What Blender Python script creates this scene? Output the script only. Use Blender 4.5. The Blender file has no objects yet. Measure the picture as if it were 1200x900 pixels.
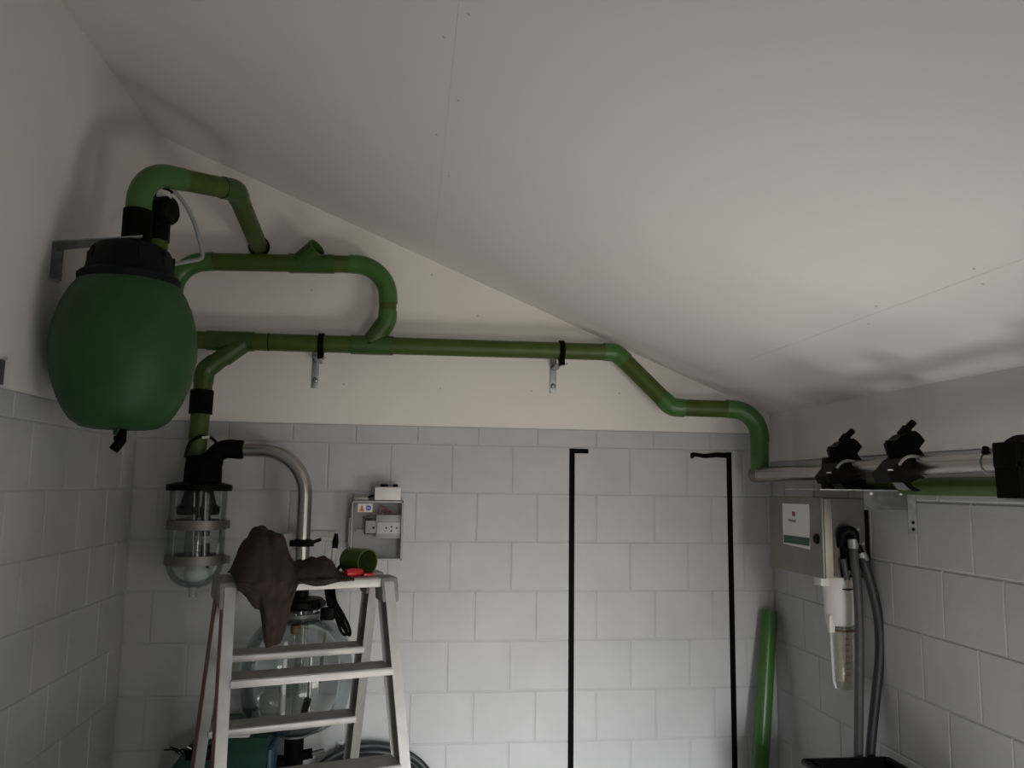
import bpy, bmesh, math, random
from mathutils import Vector, Matrix, noise
random.seed(7)
SC = bpy.context.scene
COL = SC.collection
# ------------------------------------------------------------------ camera
H = 1.717                      # eye height above the floor
F = 954.14                     # focal length in pixels of the 1200x900 frame
YAW, PITCH, ROLL = 0.12223, 0.124509, 0.0139988
fw = Vector((math.sin(YAW)*math.cos(PITCH), math.cos(YAW)*math.cos(PITCH), math.sin(PITCH)))
r0 = Vector((math.cos(YAW), -math.sin(YAW), 0)); u0 = r0.cross(fw)
rt = r0*math.cos(ROLL)+u0*math.sin(ROLL); up = u0*math.cos(ROLL)-r0*math.sin(ROLL)
cam = bpy.data.objects.new('camera', bpy.data.cameras.new('camera'))
COL.objects.link(cam)
cam.matrix_world = Matrix(((rt.x, up.x, -fw.x, 0), (rt.y, up.y, -fw.y, 0), (rt.z, up.z, -fw.z, H), (0, 0, 0, 1)))
cam.data.sensor_width = 36.0
cam.data.lens = F/1200*36
cam.data.clip_start = 0.02
SC.camera = cam
# ------------------------------------------------------------------ world, light, exposure
wd = bpy.data.worlds.new('sky'); SC.world = wd; wd.use_nodes = True
bg = wd.node_tree.nodes['Background']; bg.inputs[0].default_value = (0.92, 1.0, 0.90, 1); bg.inputs[1].default_value = 1.25
def area(name, loc, target, sx, sy, power, color, spread=180):
    l = bpy.data.lights.new(name, 'AREA'); l.shape = 'RECTANGLE'; l.size = sx; l.size_y = sy
    l.energy = power; l.color = color; l.spread = math.radians(spread)
    o = bpy.data.objects.new(name, l); COL.objects.link(o); o.location = loc
    o.rotation_euler = (Vector(target)-Vector(loc)).to_track_quat('-Z', 'Y').to_euler()
    return o
# cool sky light falling in through the doorway behind the photographer, onto floor and foot of the back wall
area('doorway_sky', (1.12, -1.55, 1.3), (0.62, 4.1, -0.5), 0.7, 1.2, 17.8, (0.97, 0.99, 1.0), 40)
# light from the sunlit ground outside that doorway
area('doorway_ground', (1.3, -1.55, 0.6), (0.95, 4.1, 1.7), 0.9, 0.9, 3.4, (1.0, 0.86, 0.78), 48)
# warm light thrown up from the sunlit yard outside the wide opening in the right-hand wall
area('yard_ground', (2.3, 0.95, 0.1), (0.7, 3.8, 2.2), 1.0, 0.8, 9.5, (1.0, 0.86, 0.79), 80)
# sunlit patch of floor in the middle of the room, throwing light upwards
area('floor_patch', (0.45, 1.4, 0.02), (0.45, 1.4, 2.2), 0.7, 0.6, 9.5, (1.0, 0.97, 0.94))
area('floor_patch_by_wall', (1.42, 2.15, 0.02), (1.36, 2.35, 2.0), 0.32, 0.32, 1.15, (1.0, 0.98, 0.95), 75)
SC.view_settings.view_transform = 'Standard'
SC.view_settings.look = 'None'
SC.view_settings.exposure = 0.0
SC.view_settings.gamma = 1.0
SC.view_settings.use_curve_mapping = False
# ------------------------------------------------------------------ projection helpers (photo pixel -> place in the room)
CAM = Vector((0, 0, H))
def ray(px, py): return rt*((px-600)/F) - up*((py-450)/F) + fw
def WY(px, py, Y):
    r = ray(px, py); return CAM + r*(Y/r.y)
def WX(px, py, X):
    r = ray(px, py); return CAM + r*(X/r.x)
def WZ(px, py, Z):
    r = ray(px, py); return CAM + r*((Z-H)/r.z)
# room
D = 4.109; XL = -1.316; XR = 1.887; YF = -1.6
GREY = 2.01; GREYR = 1.863
def ceil_z(x): return 2.107 + (XR-x)*0.4184
# ------------------------------------------------------------------ materials
MATS = {}
def mat(name, col, rough=0.5, metal=0.0, var=0.0, scale=8.0, bump=0.0, bscale=60.0, spec=0.5, col2=None, detail=4.0):
    m = bpy.data.materials.new(name); m.use_nodes = True
    nt = m.node_tree; b = nt.nodes['Principled BSDF']
    b.inputs['Base Color'].default_value = (*col, 1); b.inputs['Roughness'].default_value = rough
    b.inputs['Metallic'].default_value = metal; b.inputs['Specular IOR Level'].default_value = spec
    tc = nt.nodes.new('ShaderNodeTexCoord')
    if var or col2:
        n = nt.nodes.new('ShaderNodeTexNoise'); n.inputs['Scale'].default_value = scale; n.inputs['Detail'].default_value = detail
        geo = nt.nodes.new('ShaderNodeNewGeometry')
        nt.links.new(geo.outputs['Position'], n.inputs['Vector'])
        r = nt.nodes.new('ShaderNodeValToRGB'); r.color_ramp.elements[0].position = 0.3; r.color_ramp.elements[1].position = 0.72
        c1 = tuple(min(1, c*(1-var)) for c in col); c2 = col2 if col2 else tuple(min(1, c*(1+var)) for c in col)
        r.color_ramp.elements[0].color = (*c1, 1); r.color_ramp.elements[1].color = (*c2, 1)
        nt.links.new(n.outputs['Fac'], r.inputs['Fac']); nt.links.new(r.outputs['Color'], b.inputs['Base Color'])
    if bump:
        n2 = nt.nodes.new('ShaderNodeTexNoise'); n2.inputs['Scale'].default_value = bscale; n2.inputs['Detail'].default_value = 6
        geo2 = nt.nodes.new('ShaderNodeNewGeometry'); nt.links.new(geo2.outputs['Position'], n2.inputs['Vector'])
        bp = nt.nodes.new('ShaderNodeBump'); bp.inputs['Strength'].default_value = bump; bp.inputs['Distance'].default_value = 0.003
        nt.links.new(n2.outputs['Fac'], bp.inputs['Height']); nt.links.new(bp.outputs['Normal'], b.inputs['Normal'])
    MATS[name] = m
    return m
def glass(name, tint, gloss=0.14, rough=0.03, milky=0.0):
    m = bpy.data.materials.new(name); m.use_nodes = True; nt = m.node_tree
    for n in list(nt.nodes): nt.nodes.remove(n)
    out = nt.nodes.new('ShaderNodeOutputMaterial'); t = nt.nodes.new('ShaderNodeBsdfTransparent'); t.inputs[0].default_value = (*tint, 1)
    g = nt.nodes.new('ShaderNodeBsdfGlossy'); g.inputs['Roughness'].default_value = rough; g.inputs['Color'].default_value = (0.9, 0.95, 0.95, 1)
    lw = nt.nodes.new('ShaderNodeFresnel'); lw.inputs['IOR'].default_value = 1.28
    ad = nt.nodes.new('ShaderNodeMath'); ad.operation = 'MULTIPLY_ADD'; ad.inputs[1].default_value = 0.75; ad.inputs[2].default_value = gloss*0.03
    nt.links.new(lw.outputs[0], ad.inputs[0])
    mx = nt.nodes.new('ShaderNodeMixShader'); nt.links.new(ad.outputs[0], mx.inputs[0])
    base = t.outputs[0]
    if milky:
        d = nt.nodes.new('ShaderNodeBsdfDiffuse'); d.inputs[0].default_value = (0.6, 0.63, 0.63, 1)
        m2 = nt.nodes.new('ShaderNodeMixShader'); m2.inputs[0].default_value = milky
        nt.links.new(t.outputs[0], m2.inputs[1]); nt.links.new(d.outputs[0], m2.inputs[2]); base = m2.outputs[0]
    nt.links.new(base, mx.inputs[1]); nt.links.new(g.outputs[0], mx.inputs[2]); nt.links.new(mx.outputs[0], out.inputs[0])
    MATS[name] = m; return m
M = MATS
mat('block_paint', (0.45, 0.455, 0.46), 0.62, var=0.05, scale=5, bump=0.22, bscale=45)
mat('joint_paint', (0.43, 0.435, 0.44), 0.7, var=0.06, scale=9, bump=0.3, bscale=60)
mat('plaster', (0.74, 0.715, 0.68), 0.75, var=0.03, scale=2.5, bump=0.10, bscale=25)
mat('ceiling_paint', (0.74, 0.715, 0.685), 0.7, var=0.025, scale=1.6, bump=0.06, bscale=18)
mat('concrete', (0.36, 0.36, 0.35), 0.7, var=0.18, scale=4, bump=0.3)
mat('pipe_green', (0.050, 0.080, 0.011), 0.42, var=0.16, scale=14, spec=0.3)
mat('fitting_green', (0.032, 0.078, 0.015), 0.35, var=0.12, scale=14, spec=0.35)
mat('elbow_green', (0.048, 0.130, 0.030), 0.33, var=0.1, scale=10, spec=0.35)
mat('tank_green', (0.018, 0.072, 0.019), 0.5, var=0.12, scale=9, bump=0.05, bscale=90, spec=0.3)
mat('pump_green', (0.002, 0.034, 0.021), 0.35, var=0.15, scale=6)
mat('black_rubber', (0.0016, 0.0016, 0.0016), 0.6, spec=0.06)
mat('black_plastic', (0.0018, 0.0018, 0.0022), 0.45, spec=0.09)
mat('lid_black', (0.0045, 0.0055, 0.0075), 0.5, var=0.2, scale=20, spec=0.12)
mat('steel', (0.42, 0.40, 0.37), 0.27, 1.0, var=0.12, scale=7)
mat('steel_brushed', (0.25, 0.235, 0.21), 0.52, 1.0, var=0.10, scale=9)
mat('zinc', (0.36, 0.38, 0.39), 0.50, 0.75, var=0.2, scale=22)
mat('zinc_dark', (0.13, 0.14, 0.14), 0.55, 0.6, var=0.3, scale=25)
mat('aluminium', (0.45, 0.435, 0.42), 0.46, 0.55, var=0.10, scale=16, bump=0.1, bscale=120)
mat('alu_tread', (0.30, 0.29, 0.27), 0.6, 0.4, var=0.15, scale=22, bump=0.4, bscale=160)
mat('cap_grey', (0.20, 0.195, 0.19), 0.6, var=0.1, scale=20)
mat('rust_red', (0.20, 0.062, 0.045), 0.7, var=0.25, scale=22, col2=(0.26, 0.13, 0.105))
mat('cloth_brown', (0.047, 0.032, 0.028), 0.95, var=0.15, scale=40, bump=0.4, bscale=220, spec=0.1)
mat('red_plastic', (0.42, 0.008, 0.010), 0.35)
mat('white_plastic', (0.66, 0.64, 0.61), 0.45, var=0.03)
mat('dull_white', (0.50, 0.49, 0.46), 0.5, var=0.05)
mat('box_grey', (0.36, 0.36, 0.35), 0.55, var=0.05)
mat('device_grey', (0.45, 0.44, 0.42), 0.5, var=0.03)
mat('wire_red', (0.28, 0.02, 0.04), 0.5)
mat('orange', (0.65, 0.22, 0.02), 0.5)
mat('blue', (0.01, 0.12, 0.42), 0.45)
mat('label_red', (0.22, 0.008, 0.03), 0.5)
mat('label_green', (0.004, 0.055, 0.028), 0.5)
mat('ink_grey', (0.16, 0.16, 0.16), 0.6)
mat('hose_grey', (0.045, 0.048, 0.048), 0.55, var=0.15, scale=30)
mat('hose_dark', (0.016, 0.020, 0.023), 0.5, var=0.2, scale=30)
mat('tube_clear', (0.26, 0.26, 0.25), 0.4, spec=0.3)
mat('tape_black', (0.0015, 0.0015, 0.0015), 0.6, spec=0.05)
mat('yellowed', (0.60, 0.56, 0.46), 0.5, var=0.1)
mat('ball_white', (0.62, 0.63, 0.62), 0.4)
mat('brown_stain', (0.12, 0.06, 0.02), 0.6)
mat('blue_side', (0.02, 0.07, 0.12), 0.5)
glass('clear_glass', (0.965, 0.98, 0.98), 0.3, 0.03, 0.003)
glass('clear_plastic', (0.90, 0.89, 0.86), 0.3, 0.12, 0.10)
glass('box_cover', (0.93, 0.935, 0.94), 0.3, 0.05, 0.03)
# ------------------------------------------------------------------ object helpers
def thing(name, label, cat, loc=(0, 0, 0), group=None):
    o = bpy.data.objects.new(name, None); COL.objects.link(o); o.location = loc; o.empty_display_size = 0.05
    o['label'] = label; o['category'] = cat
    if group: o['group'] = group
    return o
def base_of(p):
    b = Vector((0, 0, 0))
    while p is not None: b += Vector(p.location); p = p.parent
    return b
class MB:
    def __init__(self): self.v = []; self.f = []
    def add(self, vs, fs):
        n = len(self.v); self.v += [Vector(a) for a in vs]; self.f += [tuple(i+n for i in f) for f in fs]; return self
    # oriented box: centre, three half-axis vectors
    def obox(self, c, a, b, d, bev=0.0):
        c = Vector(c); a = Vector(a); b = Vector(b); d = Vector(d)
        if bev <= 0:
            vs = [c+a*i+b*j+d*k for k in (-1, 1) for j in (-1, 1) for i in (-1, 1)]
            return self.add(vs, [(0, 2, 3, 1), (4, 5, 7, 6), (0, 1, 5, 4), (2, 6, 7, 3), (0, 4, 6, 2), (1, 3, 7, 5)])
        la, lb, ld = a.length, b.length, d.length
        bm = bmesh.new(); bmesh.ops.create_cube(bm, size=2)
        for v in bm.verts: v.co = Vector((v.co.x*la, v.co.y*lb, v.co.z*ld))
        bmesh.ops.bevel(bm, geom=bm.edges[:], offset=min(bev, 0.9*min(la, lb, ld)), segments=2, profile=0.5, affect='EDGES')
        ah, bh, dh = a/la, b/lb, d/ld
        bm.verts.index_update()
        vs = [c+ah*v.co.x+bh*v.co.y+dh*v.co.z for v in bm.verts]; fs = [tuple(v.index for v in f.verts) for f in bm.faces]
        bm.free(); return self.add(vs, fs)
    def box(self, lo, hi, bev=0.0):
        lo = Vector(lo); hi = Vector(hi); c = (lo+hi)/2; h = (hi-lo)/2
        return self.obox(c, (abs(h.x), 0, 0), (0, abs(h.y), 0), (0, 0, abs(h.z)), bev)
    def tube(self, pts, r, seg=16, caps=True, inner=None, closed=False):
        pts = [Vector(p) for p in pts]; n = len(pts)
        rad = r if isinstance(r, (list, tuple)) else [r]*n
        T = []
        for i in range(n):
            if closed: t = pts[(i+1) % n]-pts[i-1]
            else: t = pts[min(i+1, n-1)]-pts[max(i-1, 0)]
            T.append(t.normalized())
        ref = Vector((0, 0, 1)) if abs(T[0].z) < 0.9 else Vector((1, 0, 0))
        N = (ref-T[0]*ref.dot(T[0])).normalized(); frames = []
        for i in range(n):
            N = (N-T[i]*N.dot(T[i])).normalized(); frames.append((N.copy(), T[i].cross(N)))
        def ring(i, rr): return [pts[i]+frames[i][0]*math.cos(2*math.pi*k/seg)*rr+frames[i][1]*math.sin(2*math.pi*k/seg)*rr for k in range(seg)]
        vs = []; fs = []
        for i in range(n): vs += ring(i, rad[i])
        m = n if closed else n-1
        for i in range(m):
            for k in range(seg):
                a = i*seg+k; b = i*seg+(k+1) % seg; c = ((i+1) % n)*seg+(k+1) % seg; d = ((i+1) % n)*seg+k
                fs.append((a, b, c, d))
        if inner:
            o = len(vs)
            for i in range(n): vs += ring(i, inner)
            for i in range(n-1):
                for k in range(seg):
                    a = o+i*seg+k; b = o+i*seg+(k+1) % seg
                    fs.append((a, a+seg, b+seg, b))
            for k in range(seg):
                k2 = (k+1) % seg
                fs.append((k2, k, o+k, o+k2)); e = (n-1)*seg
                fs.append((e+k, e+k2, o+e+k2, o+e+k))
        elif caps and not closed:
            fs.append(tuple(range(seg-1, -1, -1))); fs.append(tuple((n-1)*seg+k for k in range(seg)))
        return self.add(vs, fs)
    def lathe(self, c, prof, axis=(0, 0, 1), seg=32):
        # prof: list of (r, h) along axis from c; ends closed where r is 0
        c = Vector(c); ax = Vector(axis).normalized()
        ref = Vector((0, 1, 0)) if abs(ax.y) < 0.9 else Vector((1, 0, 0))
        e1 = (ref-ax*ref.dot(ax)).normalized(); e2 = ax.cross(e1)
        vs = []; fs = []
        for r, h in prof:
            rr = max(r, 1e-5)
            vs += [c+ax*h+e1*math.cos(2*math.pi*k/seg)*rr+e2*math.sin(2*math.pi*k/seg)*rr for k in range(seg)]
        for i in range(len(prof)-1):
            for k in range(seg):
                a = i*seg+k; b = i*seg+(k+1) % seg
                fs.append((a, b, b+seg, a+seg))
        return self.add(vs, fs)
    def prism(self, poly, d):
        # poly: list of points (planar), extruded along vector d (half either way)
        d = Vector(d); n = len(poly); P = [Vector(p) for p in poly]
        vs = [p-d for p in P]+[p+d for p in P]
        fs = [tuple(range(n)), tuple(range(2*n-1, n-1, -1))]+[(k, n+k, n+(k+1) % n, (k+1) % n) for k in range(n)]
        return self.add(vs, fs)
    def sphere(self, c, r, seg=20, sc=(1, 1, 1)):
        c = Vector(c); vs = []; fs = []; nr = seg//2
        for i in range(nr+1):
            th = math.pi*i/nr; rr = max(math.sin(th), 1e-4)
            for k in range(seg):
                a = 2*math.pi*k/seg; vs.append(c+Vector((r*rr*math.cos(a)*sc[0], r*rr*math.sin(a)*sc[1], r*math.cos(th)*sc[2])))
        for i in range(nr):
            for k in range(seg):
                a = i*seg+k; b = i*seg+(k+1) % seg; fs.append((a, a+seg, b+seg, b))
        return self.add(vs, fs)
    def build(self, name, m, parent=None, smooth=True, label=None, ang=35):
        me = bpy.data.meshes.new(name); off = base_of(parent)
        bm = bmesh.new(); bvs = [bm.verts.new(v-off) for v in self.v]
        for f in self.f:
            try: bm.faces.new([bvs[i] for i in f])
            except ValueError: pass
        bmesh.ops.recalc_face_normals(bm, faces=bm.faces[:]); bm.to_mesh(me); bm.free()
        me.materials.append(M[m])
        if smooth:
            me.shade_smooth(); me.set_sharp_from_angle(angle=math.radians(ang))
        o = bpy.data.objects.new(name, me); COL.objects.link(o)
        if parent is not None: o.parent = parent
        if label: o['label'] = label
        return o
def single(o, label, cat, group=None):
    o['label'] = label; o['category'] = cat
    if group: o['group'] = group
    return o
def struct(o, label=None):
    o['kind'] = 'structure'
    if label: o['label'] = label
    return o
def fillet(pts, rads, n=10):
    """polyline with rounded corners; returns (path, list of arc index ranges)"""
    pts = [Vector(p) for p in pts]; out = [pts[0]]; arcs = []
    for i in range(1, len(pts)-1):
        p = pts[i]; a = (pts[i-1]-p).normalized(); b = (pts[i+1]-p).normalized(); R = rads[i-1] if isinstance(rads, (list, tuple)) else rads
        th = a.angle(b); tl = R/math.tan(th/2)
        p1 = p+a*tl; p2 = p+b*tl; bis = (a+b).normalized(); c = p+bis*(R/math.sin(th/2))
        s = len(out)
        e1 = (p1-c).normalized(); e2 = (p2-c).normalized(); om = e1.angle(e2)
        for k in range(n+1):
            t = k/n; out.append(c+(e1*math.sin((1-t)*om)+e2*math.sin(t*om))/math.sin(om)*R)
        arcs.append((s, len(out)-1))
    out.append(pts[-1]); return out, arcs
PR = 0.0425                     # radius of the green pipes
def pipe_chain(T, pts, rads, r=PR, sock=0.035, pm='pipe_green', em='elbow_green', first=True, last=True, inner=None, extra=0.0035):
    path, arcs = fillet(pts, rads, 12)
    cur = path[0]
    for (s, e) in arcs:
        a = path[s]; d = (path[s]-cur)
        if d.length > 0.012: MB().tube([cur, a], r, 20, inner=inner).build('pipe', pm, T)
        t1 = (path[s]-path[s+1]).normalized(); t2 = (path[e]-path[e-1]).normalized()
        pp = [path[s]+t1*sock]+path[s:e+1]+[path[e]+t2*sock]
        MB().tube(pp, r+extra, 20).build('elbow', em, T)
        cur = path[e]
    MB().tube([cur, path[-1]], r, 20, inner=inner).build('pipe', pm, T)
# ------------------------------------------------------------------ the room
BK = {}
def block_mesh(w, h):
    key = (round(w, 3), round(h, 3))
    if key in BK: return BK[key]
    i = 0.004; g = 0.0032; d = 0.0032
    def rect(ins, y): return [(-w/2+ins, y, -h/2+ins), (w/2-ins, y, -h/2+ins), (w/2-ins, y, h/2-ins), (-w/2+ins, y, h/2-ins)]
    vs = rect(g+i, 0)+rect(g+i*0.35, 0.001)+rect(g, d)+rect(g, 0.025); fs = [(0, 1, 2, 3)]
    for L in range(3):
        for k in range(4):
            a = L*4+k; b = L*4+(k+1) % 4; fs.append((a, a+4, b+4, b))
    fs.append((15, 14, 13, 12))
    me = bpy.data.meshes.new('block'); me.from_pydata(vs, [], fs); me.materials.append(M['block_paint'])
    BK[key] = me; return me
def lay_blocks(parent, origin, along, inward_rot, s0, s1, rows, offs, skip=None):
    """along: unit vector; rows: (z0, z1) list; offs: joint offset for even/odd rows"""
    for ri, (z0, z1) in enumerate(rows):
        off = offs[ri % 2]; k = math.floor((s0-off)/0.305)
        while True:
            a = off+k*0.305; b = a+0.305; k += 1
            if b <= s0+1e-6: continue
            if a >= s1-1e-6: break
            a = max(a, s0); b = min(b, s1)
            if b-a < 0.02: continue
            o = bpy.data.objects.new('block', block_mesh(b-a, z1-z0)); COL.objects.link(o)
            o.parent = parent
            p = Vector(origin)+Vector(along)*((a+b)/2); p.z = (z0+z1)/2
            o.location = p; 
            o.rotation_euler = (random.uniform(-.0022, .0022), 0, inward_rot+random.uniform(-.0022, .0022))
ROWS = [(1.92, 2.01)]+[(1.92-0.24*(k+1), 1.92-0.24*k) for k in range(8)]
J = 0.0036   # recess of the joints behind the block faces
# back wall: joint plane, blocks, plaster above
m = MB().box((XL-0.2, D+J, -0.05), (XR+0.2, D+0.2, 3.75)); wb = struct(m.build('wall_back', 'joint_paint', smooth=False), 'back wall of painted blocks below white plaster')
lay_blocks(wb, (0, D, 0), (1, 0, 0), 0, XL, XR, ROWS, (0.03, 0.206))
pz = [(XL, D, GREY), (XR, D, GREY), (XR, D, ceil_z(XR)+0.1), (XL, D, ceil_z(XL)+0.1)]
MB().prism([Vector(p)+Vector((0, 0.003, 0)) for p in pz], (0, 0.008, 0)).build('plaster', 'plaster', wb, smooth=False)
for px, py in ((506, 322), (403, 450), (516, 455), (623, 458), (726, 461), (365, 340), (560, 370)):
    p = WY(px, py, D-0.005); MB().lathe(p, [(0, -0.002), (0.005, -0.0015), (0.006, 0.002), (0, 0.004)], (0, 1, 0), 10).build('wall_plug', 'dull_white', wb)
# left wall
m = MB().box((XL-0.2, YF-0.2, -0.05), (XL-J, D+0.2, 3.75)); wl = struct(m.build('wall_left', 'joint_paint', smooth=False), 'left wall of grey painted blocks below white plaster')
lay_blocks(wl, (XL, 0, 0), (0, 1, 0), math.pi/2, 1.2, D-0.004, ROWS, (0.14, -0.01))
MB().box((XL-0.012, YF, GREY), (XL+0.005, D, ceil_z(XL)+0.05)).build('plaster', 'plaster', wl, smooth=False)
# right wall, with a wide opening to the yard nearer the camera
OY0, OY1, OZ = 0.15, 2.02, 1.60
m = MB()
m.box((XR+J, OY1, -0.05), (XR+0.2, D+0.2, 2.6)); m.box((XR+J, YF-0.2, -0.05), (XR+0.2, OY0, 2.6)); m.box((XR+J, OY0, OZ), (XR+0.2, OY1, 2.6))
wr = struct(m.build('wall_right', 'joint_paint', smooth=False), 'right wall of painted blocks below a strip of white plaster')
lay_blocks(wr, (XR, 0, 0), (0, 1, 0), -math.pi/2, OY1, D-0.004, [(1.68, 1.863)]+ROWS[2:], (0.0, 0.135))
MB().box((XR-0.005, YF, GREYR), (XR+0.012, D, ceil_z(XR)+0.05)).build('plaster', 'plaster', wr, smooth=False)
# front wall behind the photographer with a doorway
m = MB(); m.box((XL-0.2, YF-0.2, -0.05), (0.75, YF, 3.75)); m.box((1.85, YF-0.2, -0.05), (XR+0.2, YF, 3.75)); m.box((0.75, YF-0.2, 2.05), (1.85, YF, 3.75))
struct(m.build('wall_front', 'plaster', smooth=False), 'front wall with a doorway')
m = MB().box((XL-0.2, YF-4.0, -0.12), (XR+2.2, D+0.2, 0.0)); struct(m.build('floor', 'concrete', smooth=False), 'grey concrete floor')
# sloping ceiling of boards
cdir = Vector((1, 0, -0.4184)).normalized(); cn = Vector((0.4184, 0, 1)).normalized()
def cslab(x0, x1, y0, y1, d0, d1):
    a = Vector((x0, 0, ceil_z(x0))); b = Vector((x1, 0, ceil_z(x1))); vs = []
    for d in (d0, d1):
        for p, y in ((a, y0), (b, y0), (b, y1), (a, y1)): vs.append(p+cn*d+Vector((0, y, 0)))
    return MB().add(vs, [(0, 1, 2, 3), (7, 6, 5, 4), (0, 4, 5, 1), (1, 5, 6, 2), (2, 6, 7, 3), (3, 7, 4, 0)])
ce = struct(cslab(XL-0.15, XR+0.2, YF-0.2, D+0.15, 0.012, 0.10).build('ceiling', 'ceiling_paint', smooth=False), 'sloping white boarded ceiling')
xs = [XL-0.1, 0.083, 1.467, XR+0.1]
for i in range(3): cslab(xs[i]+(0.0003 if i else 0), xs[i+1]-(0.0003 if i < 2 else 0), YF-0.1, D+0.1, 0.0, 0.0125).build('board', 'ceiling_paint', ce, smooth=False)
for x, ys in ((0.11, (1.85, 2.3, 2.9)), (0.055, (2.0, 2.6)), (1.44, (1.9, 2.35)), (1.5, (1.95, 2.5))):
    for y in ys:
        MB().lathe((x, y, ceil_z(x)), [(0, -0.0012), (0.004, -0.001), (0.005, 0.001)], cn, 10).build('screw_head', 'dull_white', ce)
# small white-edged hatch at the left wall's plaster foot
t = thing('wall_hatch', 'small dark hatch with white edging low on the left plaster', 'hatch', (XL, 2.68, GREY+0.01))
MB().box((XL+0.004, 2.57, GREY+0.005), (XL+0.014, 2.772, GREY+0.085)).build('panel', 'zinc_dark', t, smooth=False)
MB().box((XL+0.004, 2.772, GREY), (XL+0.022, 2.79, GREY+0.09), 0.002).build('edging', 'white_plastic', t)
# ------------------------------------------------------------------ black tape marks on the back wall
t = thing('tape_mark', 'black tape line on the wall with a short hook, beside the ladder', 'tape', (WY(670, 800, D).x, D, 0.0), 'tape lines of a planned door')
a = WY(670, 527, D); b = WY(669, 900, D); xx = (a.x+b.x)/2
MB().box((xx-0.014, D-0.003, 0.002), (xx+0.014, D+0.0005, a.z+0.004)).build('upright_strip', 'tape_black', t, smooth=False)
MB().box((xx-0.01, D-0.0045, a.z-0.018), (xx+0.085, D-0.0005, a.z+0.005)).build('top_strip', 'tape_black', t, smooth=False)
t = thing('tape_mark', 'black tape line on the wall with a long ragged hook, beside the leaning pipe', 'tape', (WY(857, 800, D).x, D, 0.0), 'tape lines of a planned door')
a = WY(854, 531, D); xx = a.x
MB().box((xx-0.014, D-0.003, 0.002), (xx+0.014, D+0.0005, a.z+0.004)).build('upright_strip', 'tape_black', t, smooth=False)
tp = [(809, 531), (812, 530), (825, 532), (840, 530), (856, 531), (856, 537), (840, 536), (826, 537), (815, 535), (813, 536), (811, 538), (809, 536)]
MB().prism([WY(x, y, D-0.0028) for x, y in tp], (0, 0.0014, 0)).build('top_strip', 'tape_black', t, smooth=False)
# ------------------------------------------------------------------ green tank on the left wall
TY = 3.06
tc = WY(146, 415, TY); zt = WY(146, 415, TY).z
def tz(py): return WY(150, py, TY).z
S = TY/F
t = thing('vacuum_tank', 'big round green plastic tank with black lid hanging on the left wall', 'tank', (tc.x, TY, tz(503)))
prof = [(0, tz(503)), (30*S, tz(503)), (40*S, tz(501)), (50*S, tz(494)), (57*S, tz(484)), (65*S, tz(468)), (72.5*S, tz(445)), (76.5*S, tz(418)), (76.5*S, tz(405)), (74.5*S, tz(385)), (69*S, tz(363)), (61*S, tz(345)), (51*S, tz(330)), (40*S, tz(318)), (0, tz(315))]
MB().lathe((tc.x, TY, 0), prof, seg=48).build('body', 'tank_green', t, ang=60)
prof = [(0, tz(334)), (54*S, tz(335)), (55*S, tz(327)), (52*S, tz(324)), (48*S, tz(322)), (47*S, tz(318)), (44*S, tz(300)), (41*S, tz(294)), (36*S, tz(290)), (0, tz(289))]
ld = MB().lathe((tc.x, TY, 0), prof, seg=40).build('lid', 'lid_black', t, label='black plastic lid')
for k in range(10):
    a = 2*math.pi*k/10+.2; p = Vector((tc.x+math.cos(a)*45*S, TY+math.sin(a)*45*S, tz(308)))
    MB().obox(p, (math.cos(a)*.004, math.sin(a)*.004, 0), (-math.sin(a)*.006, math.cos(a)*.006, 0), (0, 0, .03), .002).build('rib', 'lid_black', ld)
MB().lathe((tc.x, TY, tz(503)), [(0.020, 0.01), (0.018, -0.018), (0.014, -0.022), (0, -0.022)], seg=16).build('drain_stub', 'tank_green', t)
dv = WY(141, 514, TY-0.01)
path, _ = fillet([dv+Vector((0.0, .01, 0.032)), dv+Vector((0.004, 0, -0.008)), dv+Vector((-0.018, -.01, -0.042))], 0.02, 6)
MB().tube(path, 0.017, 14, inner=0.012).build('drain_valve', 'black_rubber', t, label='black rubber drain valve')
MB().lathe(dv+Vector((-.012, -.012, 0.0)), [(0, -.004), (.009, -.003), (.011, .004), (0, .008)], (-1, -.2, -.2), 12).build('valve_tab', 'black_rubber', t)
# wall bracket holding the tank
bz = tz(287)
t = thing('tank_bracket', 'grey steel angle bracket from left wall to the green tank', 'bracket', (XL, 3.09, bz))
ex = WY(172, 289, 2.985).x; BW0, BW1 = 3.055, 3.125
P4 = [Vector((XL+0.005, BW0, bz)), Vector((ex, 2.935, bz)), Vector((ex-.03, 2.992, bz)), Vector((XL+0.005, BW1, bz))]
MB().prism(P4, (0, 0, .0025)).build('arm', 'zinc', t, smooth=False)
fe = P4[0]+(P4[1]-P4[0])*.62
MB().add([P4[0]+Vector((0, 0, -.002)), fe+Vector((0, 0, -.002)), fe+Vector((0, 0, -.028)), P4[0]+Vector((0, 0, -.036)), P4[0]+Vector((0, .005, -.002)), fe+Vector((0, .005, -.002)), fe+Vector((0, .005, -.028)), P4[0]+Vector((0, .005, -.036))],
    [(0, 1, 2, 3), (7, 6, 5, 4), (0, 4, 5, 1), (1, 5, 6, 2), (2, 6, 7, 3), (3, 7, 4, 0)]).build('arm_flange', 'zinc_dark', t, smooth=False)
MB().box((XL+0.005, BW0, bz-0.14), (XL+0.010, BW1, bz-0.002)).build('wall_leg', 'zinc', t, smooth=False)
MB().prism([(XL+0.005, BW0-.0025, bz-.135), (XL+.045, BW0-.0025, bz-.15), (XL+.045, BW0-.0025, bz-.004), (XL+.005, BW0-.0025, bz-.004)], (0, .0025, 0)).build('leg_flange', 'zinc_dark', t, smooth=False)
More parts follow.
